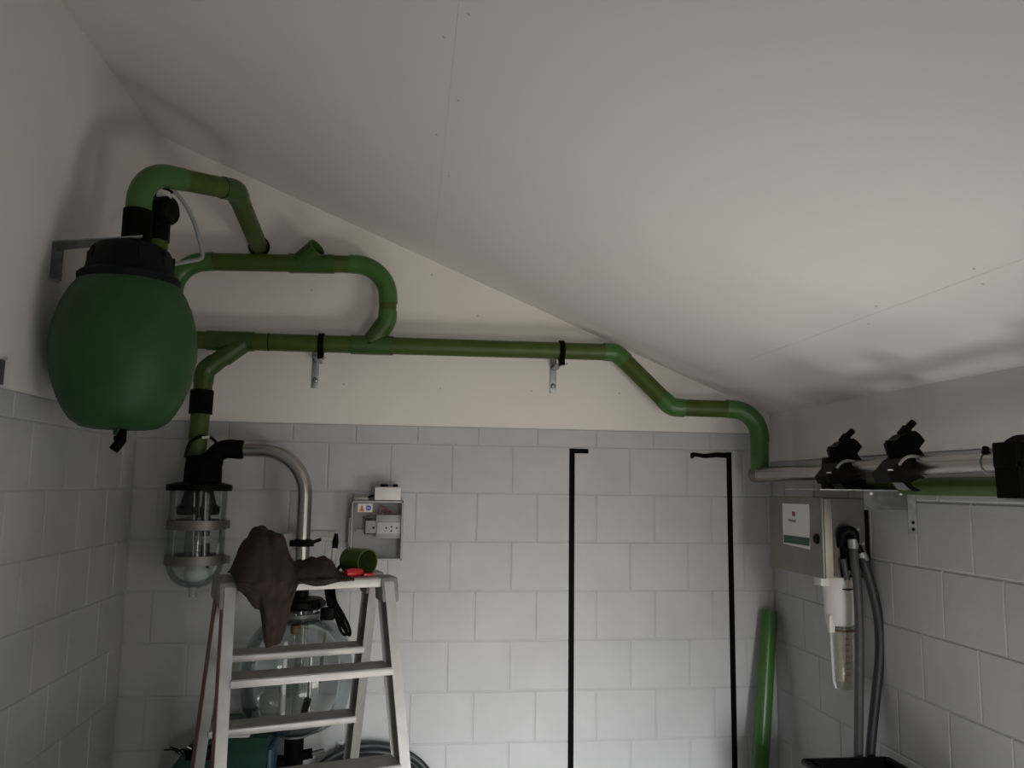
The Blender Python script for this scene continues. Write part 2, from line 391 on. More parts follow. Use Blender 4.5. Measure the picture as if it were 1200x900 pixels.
for dz in (-.05, -.11): MB().lathe((XL+.010, (BW0+BW1)/2, bz+dz), [(.010, 0), (.010, .006), (0, .006)], (1, 0, 0), 6).build('bolt', 'zinc', t)
# ------------------------------------------------------------------ overhead pipe from the tank lid into the back wall
o0 = WY(159, 290, TY); o1 = WY(161, 199, TY); o1 = Vector((o0.x, TY, WY(161, 203, TY).z+0.008))
o2 = WY(276, 223, 3.44); o3 = WY(304, 290, D-0.003)
t = thing('overhead_pipe', 'green plastic pipe arching from the tank lid up and into the back wall', 'pipe', (o0.x, o0.y, o0.z))
path, arcs = fillet([o0+Vector((0, 0, -0.02)), o1, o2, o3], [0.145, 0.07], 14)
(s1, e1), (s2, e2) = arcs
MB().tube([path[0], path[s1]], PR, 22).build('pipe', 'pipe_green', t)
MB().tube([path[s1]-Vector((0, 0, .03))]+path[s1:e1+1]+[path[e1]+(o2-o1).normalized()*0.07], PR+.003, 22).build('elbow', 'elbow_green', t)
MB().tube([path[e1], path[s2]], PR, 22).build('pipe', 'pipe_green', t)
d1 = (o2-o1).normalized(); d2 = (o3-o2).normalized()
MB().tube([path[s2]-d1*.05]+path[s2:e2+1]+[path[e2]+d2*.05], PR+.004, 22).build('elbow', 'fitting_green', t)
MB().tube([path[e2], path[-1]], PR, 22).build('pipe', 'pipe_green', t)
MB().tube([o3-d2*.018, o3-d2*.003+Vector((0, 0.0, 0))], PR+.010, 22).build('wall_collar', 'black_rubber', t, label='black rubber collar where the pipe meets the wall')
zs0 = WY(160, 286, TY).z; zs1 = WY(160, 247, TY).z
MB().tube([(o0.x, TY, zs0-.012), (o0.x, TY, zs0+.005), (o0.x, TY, zs1)], PR+.009, 22).build('sleeve', 'black_rubber', t, label='black rubber sleeve')
# ------------------------------------------------------------------ vacuum regulator behind the overhead pipe
RY = 3.21
rg0 = WY(182, 300, RY); rx = rg0.x
def rz(py): return WY(185, py, RY).z
t = thing('vacuum_regulator', 'black valve on a green stub behind the arching pipe, with white label', 'valve', (rx, RY, rz(320)))
MB().tube([(rx, RY, rz(325)), (rx, RY, rz(278))], PR, 20).build('stub', 'pipe_green', t)
MB().lathe((rx, RY, 0), [(0, rz(283)), (.047, rz(283)), (.047, rz(252)), (.043, rz(246)), (.041, rz(228)), (.035, rz(220)), (.015, rz(216)), (0, rz(216))], seg=24).build('body', 'black_plastic', t)
MB().lathe((rx+.005, RY-.02, rz(249)), [(0, 0), (.052, 0), (.056, .012), (.056, .05), (.048, .062), (0, .064)], (1, -.25, 0), 24).build('side_housing', 'black_plastic', t)
pl = [WY(x, y, RY-.055) for x, y in ((184, 220), (199, 225), (201, 233), (184, 231))]
MB().prism(pl, (0, .004, 0)).build('label_plate', 'white_plastic', t, smooth=False, label='white label')
MB().tube([WY(183, 221, RY-.045), WY(193, 219, RY-.045), WY(202, 226, RY-.045)], .0065, 8).build('handle', 'black_plastic', t)
# clear plastic tube from the regulator down behind the tank
pts = [WY(198, 222, RY-.04), WY(207, 227, RY-.03), WY(219, 243, RY), WY(228, 262, RY+.08), WY(234, 283, RY+.15), WY(237, 296, RY+.18), WY(235, 303, RY+.18), WY(222, 306, RY+.16), WY(208, 309, RY+.12), WY(196, 312, RY+.10)]
def smooth_path(P, n=6):
    out = []
    for i in range(len(P)-1):
        p0 = P[max(i-1, 0)]; p1 = P[i]; p2 = P[i+1]; p3 = P[min(i+2, len(P)-1)]
        for k in range(n):
            u = k/n; out.append(0.5*((2*p1)+(p2-p0)*u+(2*p0-5*p1+4*p2-p3)*u*u+(3*p1-p0-3*p2+p3)*u*u*u))
    out.append(P[-1]); return out
te = Vector((tc.x+.212*math.cos(.95), TY+.212*math.sin(.95), tz(354)))
pts += [WY(188, 320, 3.36), WY(196, 328, 3.37), WY(208, 344, 3.36), WY(219, 360, 3.35), WY(223, 366, 3.34), WY(217, 367, 3.32), WY(207, 359, 3.29), te]
o = MB().tube(smooth_path(pts), .0085, 10).build('clear_tube', 'tube_clear'); single(o, 'thin clear plastic tube curving from the black valve down behind the green tank', 'tube')
# ------------------------------------------------------------------ main green pipeline on the back wall
MY = 3.955
A0 = WY(198, 397.5, MY); A1 = WY(722, 413, MY); A2 = WY(787, 477.5, 3.91); A3 = WY(889, 480.5, 3.86); A4 = WY(892, 553, 3.86)
A4 = Vector((A3.x, A3.y, A4.z))
t = PIPE = thing('vacuum_pipeline', 'long green plastic pipeline with looped bypass and branch along the back wall', 'pipeline', (A0.x, MY, A0.z))
pipe_chain(t, [A0, A1, A2, A3, A4], [0.07, 0.07, 0.13])
MB().tube([A3-Vector((0, 0, .16)), A4], PR+.001, 20).build('socket', 'elbow_green', t)
def along(px): return A0+(A1-A0)*((px-198)/(722-198))
md = (A1-A0).normalized()
# bypass loop
B1 = WY(203.5, 306, MY); B1 = Vector((A0.x+.006, MY, B1.z)); B2 = WY(456, 310.5, MY); B3 = WY(455, 376, MY); B4 = along(424)
B3 = Vector((B2.x, MY, B3.z))
pipe_chain(t, [A0, B1, B2, B3, B4], [0.15, 0.16, 0.06], sock=.03)
# fittings: end elbow, wyes, couplings
MB().tube([along(195), along(214)], PR+.006, 20).build('end_fitting', 'fitting_green', t)
def wye(p0, p1, bpt, bend, blen=None, inner=None):
    w = MB().tube([p0, p1], PR+.005, 22).build('wye_fitting', 'fitting_green', t)
    MB().tube([bpt, bend], PR+.005, 22, inner=inner).build('branch_socket', 'fitting_green', w)
bd = (B3-B4).normalized()
wye(along(403), along(452), B4, B4+bd*.135)
lt = (B2-B1).normalized()
c = B1+(B2-B1)*((352-203.5)/(456-203.5)); e = WY(372, 290, MY-.06)
wye(c-lt*.065, c+lt*.15, c-lt*.02, e, inner=PR-.002)
# branch down to the sanitary trap
TRX = WY(232, 500, 3.935); trx = TRX.x
C0 = along(283); C1 = Vector((trx+.012, 3.945, WY(237, 434, MY).z)); C2 = Vector((trx, 3.935, WY(231, 540, 3.935).z))
bdir = (C1-C0).normalized()
wye(along(240), along(293), C0, C0+bdir*.13)
pipe_chain(t, [C0, C1, C2], [0.06], sock=.035, em='fitting_green')
MB().tube([(trx+.006, 3.94, WY(233, 485, 3.935).z), (trx+.008, 3.94, WY(233, 457, 3.935).z)], PR+.010, 22).build('sleeve', 'black_rubber', t, label='black rubber sleeve')
MB().tube([along(309), along(310)], PR+.001, 22).build('joint_ring', 'black_rubber', t)
# clips that carry the pipeline
for i, (px, pyt, pyb, cx, lab) in enumerate(((371, 414, 455, 369, 'black strap clip on a drilled steel strip, nearer the tank'), (648, 424, 461, 654, 'black strap clip on a drilled steel strip, nearer the bend in the pipe'))):
    p0 = WY(px, pyt, D); p1 = WY(px, pyb, D); c = along(cx)
    t = thing('pipe_clip', lab, 'clip', (p1.x, D-.006, p1.z), 'clips carrying the green pipeline')
    MB().box((p0.x-.017, D-.012, p1.z), (p0.x+.017, D-.0055, p0.z+.02), .001).build('wall_strip', 'zinc', t)
    MB().obox(((p0.x+c.x)/2, (D-.01+c.y)/2, c.z-PR-.028), (.015, 0, 0), (0, (D-.01-c.y)/2+.01, -.004), (0, 0, .0025)).build('arm', 'zinc', t, smooth=False)
    MB().obox((c.x+.004, c.y-.018, c.z-PR-.034), (.02, 0, .008), (-.003, .012, 0), (0, 0, .003)).build('bent_tab', 'zinc', t, smooth=False)
    ring = [c+Vector((0, math.cos(a), math.sin(a)))*(PR+.004) for a in [2*math.pi*k/20 for k in range(20)]]
    mb = MB()
    for dx in (-.008, 0, .008): mb.tube([q+Vector((dx, 0, 0)) for q in ring], .006, 8, closed=True)
    mb.obox((c.x, c.y-.012, c.z-PR-.018), (.014, 0, 0), (0, .02, 0), (0, 0, .016), .003)
    mb.build('strap', 'black_rubber', t, label='black strap around the pipe')
    for fz in (.22, .80):
        q = Vector((p0.x, D-.012, p1.z+(p0.z-p1.z)*fz)); b = MB().lathe(q, [(.010, 0), (.010, .003), (.006, .005), (.006, .009), (0, .009)], (0, -1, 0), 12).build('bolt', 'steel', t)
        MB().lathe(q, [(.014, -.0005), (.014, .002), (.0, .002)], (0, -1, 0), 14).build('washer', 'zinc_dark', t)
# ------------------------------------------------------------------ sanitary trap
QY = 3.915
def qz(py): return WY(232, py, QY).z
qs = QY/F
qx = WY(232, 600, QY).x
t = thing('sanitary_trap', 'glass sanitary trap with black head and white float ball at the wall', 'trap', (qx, QY, qz(700)))
hd = MB()
hd.lathe((qx+.012, QY, 0), [(0, qz(568)), (20.5*qs, qz(568)), (20*qs, qz(550)), (19*qs, qz(537)), (17*qs, qz(534)), (0, qz(533))], seg=28)
hp = [Vector((qx+.03, QY, qz(560))), Vector((qx+.065, QY-.002, qz(527)+.01)), WY(284, 527, QY)]
path, _ = fillet(hp, .075, 8); hd.tube(path, [.050]*3+[.044]*(len(path)-3), 20)
hd.build('head', 'black_rubber', t, label='black rubber head with side outlet')
e = WY(279, 527, QY); MB().tube([e, e+Vector((.022, 0, 0))], .042, 20).build('outlet_collar', 'black_rubber', t)
MB().lathe((qx, QY, 0), [(0, qz(575)), (35*qs, qz(575)), (35*qs, qz(568)), (24*qs, qz(565)), (0, qz(563))], seg=36).build('flange', 'black_plastic', t)
path = smooth_path([WY(217, 536, QY-.03), WY(221, 522, QY-.035), WY(230, 513, QY-.035), WY(243, 511.5, QY-.035), WY(251, 516, QY-.035), WY(257, 524, QY-.03)])
h = MB().tube(path, .007, 8).build('wire_handle', 'black_plastic', t)
MB().tube([WY(237, 512.5, QY-.036), WY(246, 512, QY-.036)], .0075, 8).build('white_grip', 'ball_white', h)
gp = [(30.5*qs, qz(575)), (30.5*qs, qz(655)), (30*qs, qz(663)), (28*qs, qz(671)), (23*qs, qz(680)), (15*qs, qz(686)), (5*qs, qz(689)), (4*qs, qz(700))]
gp = gp+[(r-.0035, z+(.0035 if i > 3 else 0)) for i, (r, z) in reversed(list(enumerate(gp[:-1])))]
MB().lathe((qx, QY, 0), gp, seg=40).build('glass_bowl', 'clear_glass', t, label='clear glass bowl')
for y0, y1, nm in ((609, 620, 'upper'), (650, 661, 'lower')):
    MB().lathe((qx, QY, 0), [(30.8*qs, qz(y1)), (32*qs, qz(y1)), (32*qs, qz(y0)), (30.8*qs, qz(y0)), (30.8*qs, qz(y1))], seg=40).build('band', 'steel_brushed', t, label='steel band')
    MB().obox(WY(265, (y0+y1)/2, QY-.03), (.016, 0, 0), (0, .010, 0), (0, 0, .018), .003).build('band_lug', 'zinc_dark', t)
MB().lathe((qx, QY, 0), [(0, qz(603)), (22*qs, qz(603)), (24*qs, qz(599)), (24*qs, qz(594)), (19*qs, qz(591)), (17*qs, qz(583)), (15*qs, qz(574))], seg=28).build('valve_seat', 'black_rubber', t)
MB().lathe((qx+.022, QY+.01, 0), [(0, qz(628)), (8*qs, qz(628)), (8*qs, qz(600)), (0, qz(600))], seg=18).build('guide', 'black_plastic', t)
MB().lathe((qx+.022, QY+.01, 0), [(0, qz(666)), (9*qs, qz(666)), (9*qs, qz(637)), (0, qz(637))], seg=18).build('guide', 'black_plastic', t)
MB().lathe((qx-.005, QY, 0), [(11*qs, qz(655)), (11*qs, qz(606)), (10.4*qs, qz(606)), (10.4*qs, qz(655))], seg=20).build('inner_tube', 'clear_plastic', t)
for px in (227, 240): MB().tube([WY(px+1, 577, QY-.09), WY(px-1, 664, QY-.09)], .0032, 8).build('rod', 'steel', t)
MB().sphere(WY(230, 672, QY), 13*qs, 24).build('float_ball', 'ball_white', t, label='white float ball')
# ------------------------------------------------------------------ stainless bend from the trap to the receiver
s0 = WY(286, 527, QY); SX = WY(356.5, 600, QY).x
s1 = Vector((SX, QY, s0.z)); s2 = Vector((SX, QY, WY(354, 700, QY).z))
t = thing('steel_bend', 'stainless steel pipe bending from black head down to the receiver', 'pipe', tuple(s2))
path, _ = fillet([s0, s1, s2], .205, 18)
MB().tube(path, .0325, 24).build('pipe', 'steel', t)
zc = WY(357, 636, QY).z
t = thing('pipe_holder', 'black clamp on white wall block holding the steel bend', 'clamp', (SX, QY, zc))
MB().lathe((SX, QY, zc), [(.0325, -.016), (.040, -.016), (.040, .016), (.0325, .016)], seg=24).build('ring', 'black_plastic', t)
MB().obox((SX, QY-.035, zc), (.055, 0, 0), (0, .012, 0), (0, 0, .014), .004).build('clamp_bar', 'black_plastic', t)
MB().obox((SX+.068, QY-.035, zc+.012), (.018, 0, .006), (0, .009, 0), (-.002, 0, .008), .003).build('wing_lever', 'black_plastic', t)
wbk = WY(341, 634, D-.02)
MB().box((wbk.x-.014, QY+.03, zc-.032), (SX+.02, D-.001, zc+.038), .003).build('wall_block', 'white_plastic', t)
MB().box((SX-.02, D-.012, zc+.015), (SX+.13, D-.001, zc+.045), .003).build('back_plate', 'box_grey', t)
# ------------------------------------------------------------------ glass receiver jar
GY = 3.80; gs = GY/F
gx = WY(349, 770, GY).x
def gz(py): return WY(349, py, GY).z
t = thing('receiver_jar', 'large round glass milk receiver jar with black lid behind the ladder', 'jar', (gx, GY, gz(858)))
prof = [(20*gs, gz(712)), (20*gs, gz(721)), (30*gs, gz(725)), (43*gs, gz(734)), (54*gs, gz(750)), (60*gs, gz(775)), (60*gs, gz(805)), (56*gs, gz(828)), (46*gs, gz(845)), (32*gs, gz(854)), (12*gs, gz(857))]
prof2 = [(max(r-.004, .002), z) for r, z in reversed(prof)]
MB().lathe((gx, GY, 0), prof+prof2+[prof[0]], seg=48).build('glass_body', 'clear_glass', t, label='clear glass body', ang=60)
MB().lathe((gx, GY, 0), [(0, gz(713)), (23*gs, gz(713)), (27*gs, gz(710)), (27*gs, gz(704)), (24*gs, gz(701)), (9*gs, gz(699)), (9*gs, gz(692)), (0, gz(692))], seg=36).build('lid', 'black_plastic', t, label='black lid')
for k in range(12):
    a = 2*math.pi*k/12; MB().obox((gx+math.cos(a)*27*gs, GY+math.sin(a)*27*gs, gz(707)), (math.cos(a)*.004, math.sin(a)*.004, 0), (-math.sin(a)*.008, math.cos(a)*.008, 0), (0, 0, .011), .002).build('lid_grip', 'black_plastic', t)
MB().lathe((gx, GY, 0), [(21*gs, gz(722)), (22.5*gs, gz(722)), (22.5*gs, gz(718)), (21*gs, gz(718))], seg=36).build('neck_ring', 'zinc_dark', t)
MB().tube([(gx+.01, GY, gz(716)), (gx+.01, GY, gz(845))], .028, 20, inner=.025).build('inner_tube', 'clear_plastic', t)
MB().lathe((gx-.01, GY-.03, gz(736)), [(0, -.02), (.02, -.02), (.024, 0), (.02, .02), (0, .02)], seg=14).build('amber_float', 'brown_stain', t)
MB().lathe((gx+.02, GY-.05, gz(790)), [(0, -.05), (.016, -.05), (.016, .0), (.010, .006), (.010, .05), (0, .05)], seg=14).build('probe', 'zinc_dark', t)
MB().tube([(gx-.05, GY-.04, gz(835)), (gx-.05, GY-.04, gz(750))], .011, 12).build('level_rod', 'white_plastic', t)
MB().tube([(gx+.06, GY-.03, gz(845)), (gx+.06, GY-.03, gz(758))], .008, 12).build('level_rod', 'steel', t)
MB().lathe((gx+.004, GY-.03, gz(764)), [(0, -.006), (.045, -.006), (.045, .006), (0, .006)], seg=20).build('baffle', 'steel', t)
MB().lathe((gx-.10, GY-.02, gz(822)), [(0, -.06), (.05, -.06), (.07, -.02), (.07, .03), (.05, .06), (0, .06)], seg=20).build('inner_cup', 'clear_plastic', t)
MB().lathe((gx+.055, GY-.1, gz(820)), [(0, -.035), (.012, -.035), (.016, .0), (.016, .03), (0, .03)], (.3, -.2, 1), 14).build('black_tip', 'black_rubber', t)
# black outlet below
MB().lathe((gx, GY, 0), [(0, gz(861)), (17*gs, gz(861)), (17*gs, gz(857)), (0, gz(856))], seg=28).build('outlet_flange', 'zinc_dark', t)
ol = MB(); ol.tube([(gx, GY, gz(858)), (gx, GY, gz(897)), (gx, GY, gz(904))], [10.5*gs, 10.5*gs, 7*gs], 20); ol.tube([(gx, GY, gz(894)), (gx-.10, GY, gz(893))], 8*gs, 16); ol.tube([(gx, GY, gz(887)), (gx+.08, GY, gz(883))], 5.5*gs, 14)
ol.build('outlet_tee', 'black_rubber', t, label='black rubber outlet tee')
MB().tube([(gx+.07, GY, gz(884)), (gx+.13, GY, gz(880))], .010, 12).build('outlet_nozzle', 'steel', t)
# thin steel drop rod on the wall behind jar
o = MB().tube([WY(383, 725, D-.03), WY(375, 800, D-.03)], .006, 10).build('thin_pipe', 'steel'); single(o, 'thin bright steel rod beside the receiver jar', 'rod')
# ------------------------------------------------------------------ control box on the back wall
def cb(px, py, Y=D): return WY(px, py, Y)
c0 = cb(411, 655, D-.05); c1 = cb(473, 587, D-.05)
t = thing('control_box', 'open-faced grey electrical box with warning sticker on the back wall', 'electrical box', (c0.x, D-.001, c0.z))
mb = MB(); x0, x1, z0, z1 = c0.x, c1.x, c0.z, c1.z; yb, yf = D-.001, D-.115
mb.box((x0, yb-.006, z0), (x1, yb, z1)); mb.box((x0, yf, z0), (x0+.006, yb, z1)); mb.box((x1-.006, yf, z0), (x1, yb, z1)); mb.box((x0, yf, z0), (x1, yb, z0+.006)); mb.box((x0, yf, z1-.006), (x1, yb, z1))
mb.build('case', 'box_grey', t, smooth=False)
wx = x1-x0; wz = z1-z0
MB().box((x0+.004, yf-.006, z0+.004), (x1-.004, yf-.002, z1-.004)).build('clear_cover', 'box_cover', t, smooth=False)
for (ax, az, bx, bz_) in ((0, 0, 1, .03), (0, .97, 1, 1), (0, 0, .03, 1), (.97, 0, 1, 1)):
    MB().box((x0+wx*ax, yf-.008, z0+wz*az), (x0+wx*bx, yf, z0+wz*bz_), .001).build('cover_rim', 'box_grey', t)
MB().box((x0+.02, yb-.03, z0+wz*.44), (x0+wx*.5, yb-.006, z0+wz*.50)).build('mounting_rail', 'device_grey', t, smooth=False)
d = MB().box((x0+wx*.27, yf+.03, z0+wz*.44), (x0+wx*.50, yb-.006, z0+wz*.66), .003).build('relay', 'device_grey', t)
MB().box((x0+wx*.25, yf+.05, z0+wz*.42), (x0+wx*.49, yb-.008, z0+wz*.70), .002).build('relay_socket', 'black_plastic', t)
d2 = MB().box((x0+wx*.48, yf+.02, z0+wz*.36), (x0+wx*.97, yb-.006, z0+wz*.76), .003).build('controller', 'device_grey', t)
MB().box((x0+wx*.50, yf+.015, z0+wz*.44), (x0+wx*.96, yf+.022, z0+wz*.64), .002).build('controller_face', 'white_plastic', d2)
for fx, fz in ((.68, .54), (.78, .56), (.88, .54), (.78, .49)):
    MB().lathe((x0+wx*fx, yf+.015, z0+wz*fz), [(.0045, 0), (.0045, .003), (0, .003)], (0, -1, 0), 10).build('button', 'black_plastic', d2)
MB().lathe((x0+wx*.43, yf+.03, z0+wz*.54), [(.006, 0), (.006, .004), (0, .004)], (0, -1, 0), 10).build('button', 'black_plastic', d)
for k in range(6):
    p = smooth_path([Vector((x0+wx*(.50+.06*k), yb-.03, z0+wz*.76)), Vector((x0+wx*(.54+.05*k), yf+.04, z0+wz*(.90-.015*k))), Vector((x0+wx*(.64+.045*k), yf+.04, z0+wz*(.88-.02*k))), Vector((x0+wx*(.72+.04*k), yb-.03, z0+wz*.76))], 6)
    MB().tube(p, .003, 6).build('red_wire', 'wire_red', t)
MB().tube([Vector((x0+wx*.2, yb-.03, z0+wz*.7)), Vector((x0+wx*.36, yb-.03, z0+wz*.75)), Vector((x0+wx*.5, yb-.03, z0+wz*.74))], .003, 6).build('red_wire', 'wire_red', t)
st = MB().box((x0+wx*.12, yf-.008, z0+wz*.81), (x0+wx*.40, yf-.006, z0+wz*.95)).build('sticker', 'white_plastic', t, smooth=False, label='white warning sticker with orange triangle and blue disc')
MB().prism([(x0+wx*.145, yf-.009, z0+wz*.82), (x0+wx*.25, yf-.009, z0+wz*.82), (x0+wx*.198, yf-.009, z0+wz*.94)], (0, .0008, 0)).build('warning_triangle', 'orange', st, smooth=False)
MB().prism([(x0+wx*.193, yf-.0105, z0+wz*.84), (x0+wx*.205, yf-.0105, z0+wz*.84), (x0+wx*.204, yf-.0105, z0+wz*.90), (x0+wx*.194, yf-.0105, z0+wz*.90)], (0, .0006, 0)).build('triangle_mark', 'black_plastic', st, smooth=False)
MB().lathe((x0+wx*.325, yf-.008, z0+wz*.88), [(.013, 0), (.013, .0016), (0, .0016)], (0, -1, 0), 18).build('blue_disc', 'blue', st, smooth=False)
for k in (0, 1, 2):
    MB().box((x0+wx*(.295+.022*k), yf-.0108, z0+wz*.872), (x0+wx*(.31+.022*k), yf-.0096, z0+wz*.89)).build('disc_mark', 'white_plastic', st, smooth=False)
MB().box((x0-.012, yf+.02, z0+wz*.22), (x0, yf+.05, z0+wz*.7), .003).build('hinge_strip', 'white_plastic', t)
MB().box((x1, yf+.02, z0+wz*.4), (x1+.01, yf+.05, z0+wz*.7), .003).build('hinge_strip', 'device_grey', t)
b0 = cb(439, 586, D-.1); b1 = cb(470, 571, D-.1)
MB().box((b0.x, D-.13, z1+.004), (b1.x, D-.03, b1.z), .003).build('top_box', 'white_plastic', t, label='white box on top')
for fx, w in ((.35, .036), (.78, .022)): MB().box((b0.x+(b1.x-b0.x)*fx-w/2, D-.10, b1.z-.002), (b0.x+(b1.x-b0.x)*fx+w/2, D-.06, b1.z+.014), .003).build('cable_gland', 'black_plastic', t)
g0 = cb(415, 586, D-.07); MB().box((g0.x, D-.09, z1), (g0.x+.07, D-.05, z1+.016), .004).build('top_gland', 'dull_white', t)
MB().tube(smooth_path([Vector((g0.x+.06, D-.07, z1+.008)), Vector((g0.x+.08, D-.07, z1+.022)), Vector((b0.x+.005, D-.07, z1+.02))], 5), .005, 8).build('link_cable', 'black_rubber', t)
# ------------------------------------------------------------------ step ladder
ZT = H-0.306; PHI = math.radians(17.5)
U = Vector((math.cos(PHI), math.sin(PHI), 0)); V = Vector((-math.sin(PHI), math.cos(PHI), 0))
HW = .262; TD = .13; SL = .36; STEP = .265
LO = WZ(461, 677.5, ZT)-U*HW+V*TD; LO.z = 0
SLF = {-1: .33, 1: .42}
def LP(u, v, z): return Vector((LO.x, LO.y, 0))+U*u+V*v+Vector((0, 0, z))
t = LADDER = thing('step_ladder', 'double-sided aluminium step ladder with rust-red left side in front of the receiver jar', 'ladder', tuple(LP(0, 0, 0)))
pl_ = MB().obox(LP(0, 0, ZT-.014), U*(HW-.035), V*(TD-.004), (0, 0, .014), .003).build('platform', 'aluminium', t)
for k in range(9):
    MB().obox(LP(0, -.11+.0275*k, ZT+.0015), U*(HW-.05), V*.008, (0, 0, .0015)).build('tread_rib', 'alu_tread', pl_, smooth=False)
def hw(z): return HW-.016+(ZT-z)*.035
for s in (-1, 1):
    for fr in (-1, 1):
        zt_, zb = ZT-.025, 0.0
        vt = fr*(TD-.04); vb = vt+fr*SLF[fr]*(zt_-zb)
        a = LP(s*hw(zt_), vt, zt_); b = LP(s*hw(zb), vb, zb); ax = (a-b).normalized()
        n = ax.cross(U).normalized(); uu = n.cross(ax).normalized()
        c = (a+b)/2; half = (a-b)*.5
        # channel section: web on the outside, two flanges
        mb = MB(); mb.obox(c+uu*s*.0135, uu*.0025, n*.046, half); mb.obox(c+n*.0445, uu*.016, n*.0022, half); mb.obox(c-n*.0445, uu*.016, n*.0022, half)
        st_ = mb.build('stile', 'aluminium', t, smooth=False)
        if s < 0:
            MB().obox(c-uu*.0172, uu*.0012, n*.0462, half*.985).build('red_side_strip', 'rust_red', st_, smooth=False, label='rust-red outer face')
        MB().obox(b+ax*.02, uu*.021, n*.051, ax*.022, .004).build('rubber_foot', 'black_rubber', st_)
        MB().obox(LP(s*(HW-.012), fr*(TD-.035), ZT-.035), U*.028, V*.046+Vector((0, 0, -.0)), Vector((0, 0, .038))+V*fr*-.012, .006).build('corner_cap', 'cap_grey', t, label='grey plastic corner cap')
for fr in (-1, 1):
    for k in range(1, 5):
        z = ZT-STEP*k; v = fr*(TD-.04)+fr*SLF[fr]*(ZT-.025-z)
        w = hw(z)-.012
        sp = MB().obox(LP(0, v, z-.0105), U*w, V*.058, (0, 0, .0105), .002).build('step', 'aluminium', t)
        MB().obox(LP(0, v, z+.001), U*(w-.004), V*.055, (0, 0, .0012)).build('tread', 'alu_tread', sp, smooth=False)
for s in (-1, 1):
    z = ZT-STEP*3.6; dn_, df_ = [(TD-.04)+SLF[q]*(ZT-.025-z) for q in (-1, 1)]
    MB().tube([LP(s*(hw(z)-.02), -dn_, z), LP(s*(hw(z)-.02), df_, z)], .004, 8).build('spreader', 'zinc_dark', t)
# brown garment on the ladder top
def uofpx(px): return -HW+(px-256)/(461-256)*2*HW
NS, NT = 84, 72
vs = []; fs = []
def gauss(x, c, w): return math.exp(-((x-c)/w)**2)
for j in range(NT+1):
    tt = j/NT
    for i in range(NS+1):
        s = i/NS; u = -.232+s*.355
        hump = .118*math.exp(-((u+.150)/.078)**4)+.020*gauss(u, -.165, .02)+.030*gauss(u, -.02, .05)+.040*gauss(u, .045, .045)+.010
        hump *= min(1, (u+.232)/.03+.25) if u < -.21 else 1
        hump *= max(.12, min(1, (.123-u)/.05))
        hang = .172*math.exp(-((u+.108)/.050)**6)+.07*gauss(u, -.175, .035)+.012+.006*math.sin(50*u)
        hang *= max(.15, min(1, (.12-u)/.1))
        nz = noise.noise(Vector((u*16, tt*5, 1.3))); nz2 = noise.noise(Vector((u*38, tt*13, 4.1)))
        if tt < .56:
            q = tt/.56; v = .095-q*.238
            prof = math.sin(math.pi*min(1, max(0, .04+.93*q)))**.55
            z = ZT+.004+hump*prof*(1+.30*nz+.24*nz2)+.006*abs(nz2)
            uu_ = u+.010*nz
        else:
            q = (tt-.56)/.44; v = -.143-.012*math.sin(q*math.pi)*1.2-.010*nz2-.010*nz
            z = ZT+.004-hang*q+.006*(1-q)*hump/.1
            uu_ = -.112+(u+.112)*(1-.30*q*gauss(u, -.115, .09))+.010*nz*q
            v += -.02*hump/.12*(1-q)
        vs.append(LP(uu_, v, z))
for j in range(NT):
    for i in range(NS):
        a = j*(NS+1)+i; fs.append((a, a+1, a+NS+2, a+NS+1))
o = MB().add(vs, fs).build('garment', 'cloth_brown', ang=180)
md_ = o.modifiers.new('thickness', 'SOLIDIFY'); md_.thickness = .004; md_.offset = 1
single(o, 'crumpled brown cloth garment draped over the ladder top', 'garment')
# green pipe offcut on the ladder top
pc = LP(uofpx(427), -.005, ZT+.0035+.043); dirp = (U*.42-V*.90).normalized()
o = MB().tube([pc-dirp*.048, pc+dirp*.048], .043, 28, inner=.0385).build('pipe_offcut', 'pipe_green'); single(o, 'short green pipe offcut lying on the ladder top', 'pipe offcut')
# red scraper piece
p = LP(uofpx(412), -.095, ZT+.018)
t = thing('red_tool', 'small red plastic tool beside the pipe offcut on the ladder', 'tool', tuple(p-Vector((0, 0, .015))))
MB().lathe(p, [(0, -.03), (.012, -.028), (.015, -.01), (.013, .02), (.009, .034), (0, .036)], tuple(U+V*.3), 16).build('grip', 'red_plastic', t)
MB().obox(p+U*.05-Vector((0, 0, .008)), U*.018, V*.009, (0, 0, .005), .002).build('tip', 'red_plastic', t)
# marker pen / small brush leaning up
a = LP(uofpx(396), .03, ZT+.012); b = LP(uofpx(401), .05, ZT+.135)
t = thing('brush', 'small brush with black handle and pale ferrule standing by the pipe offcut', 'brush', tuple(a))
d = (b-a)
MB().tube([a+d*.18, a+d*.62], .010, 10).build('ferrule', 'white_plastic', t)
MB().tube([a+d*.6, a+d*.8, b], [.010, .011, .006], 10).build('handle', 'black_plastic', t)
MB().tube([a, a+d*.2], [.006, .010], 10).build('bristles', 'box_grey', t)
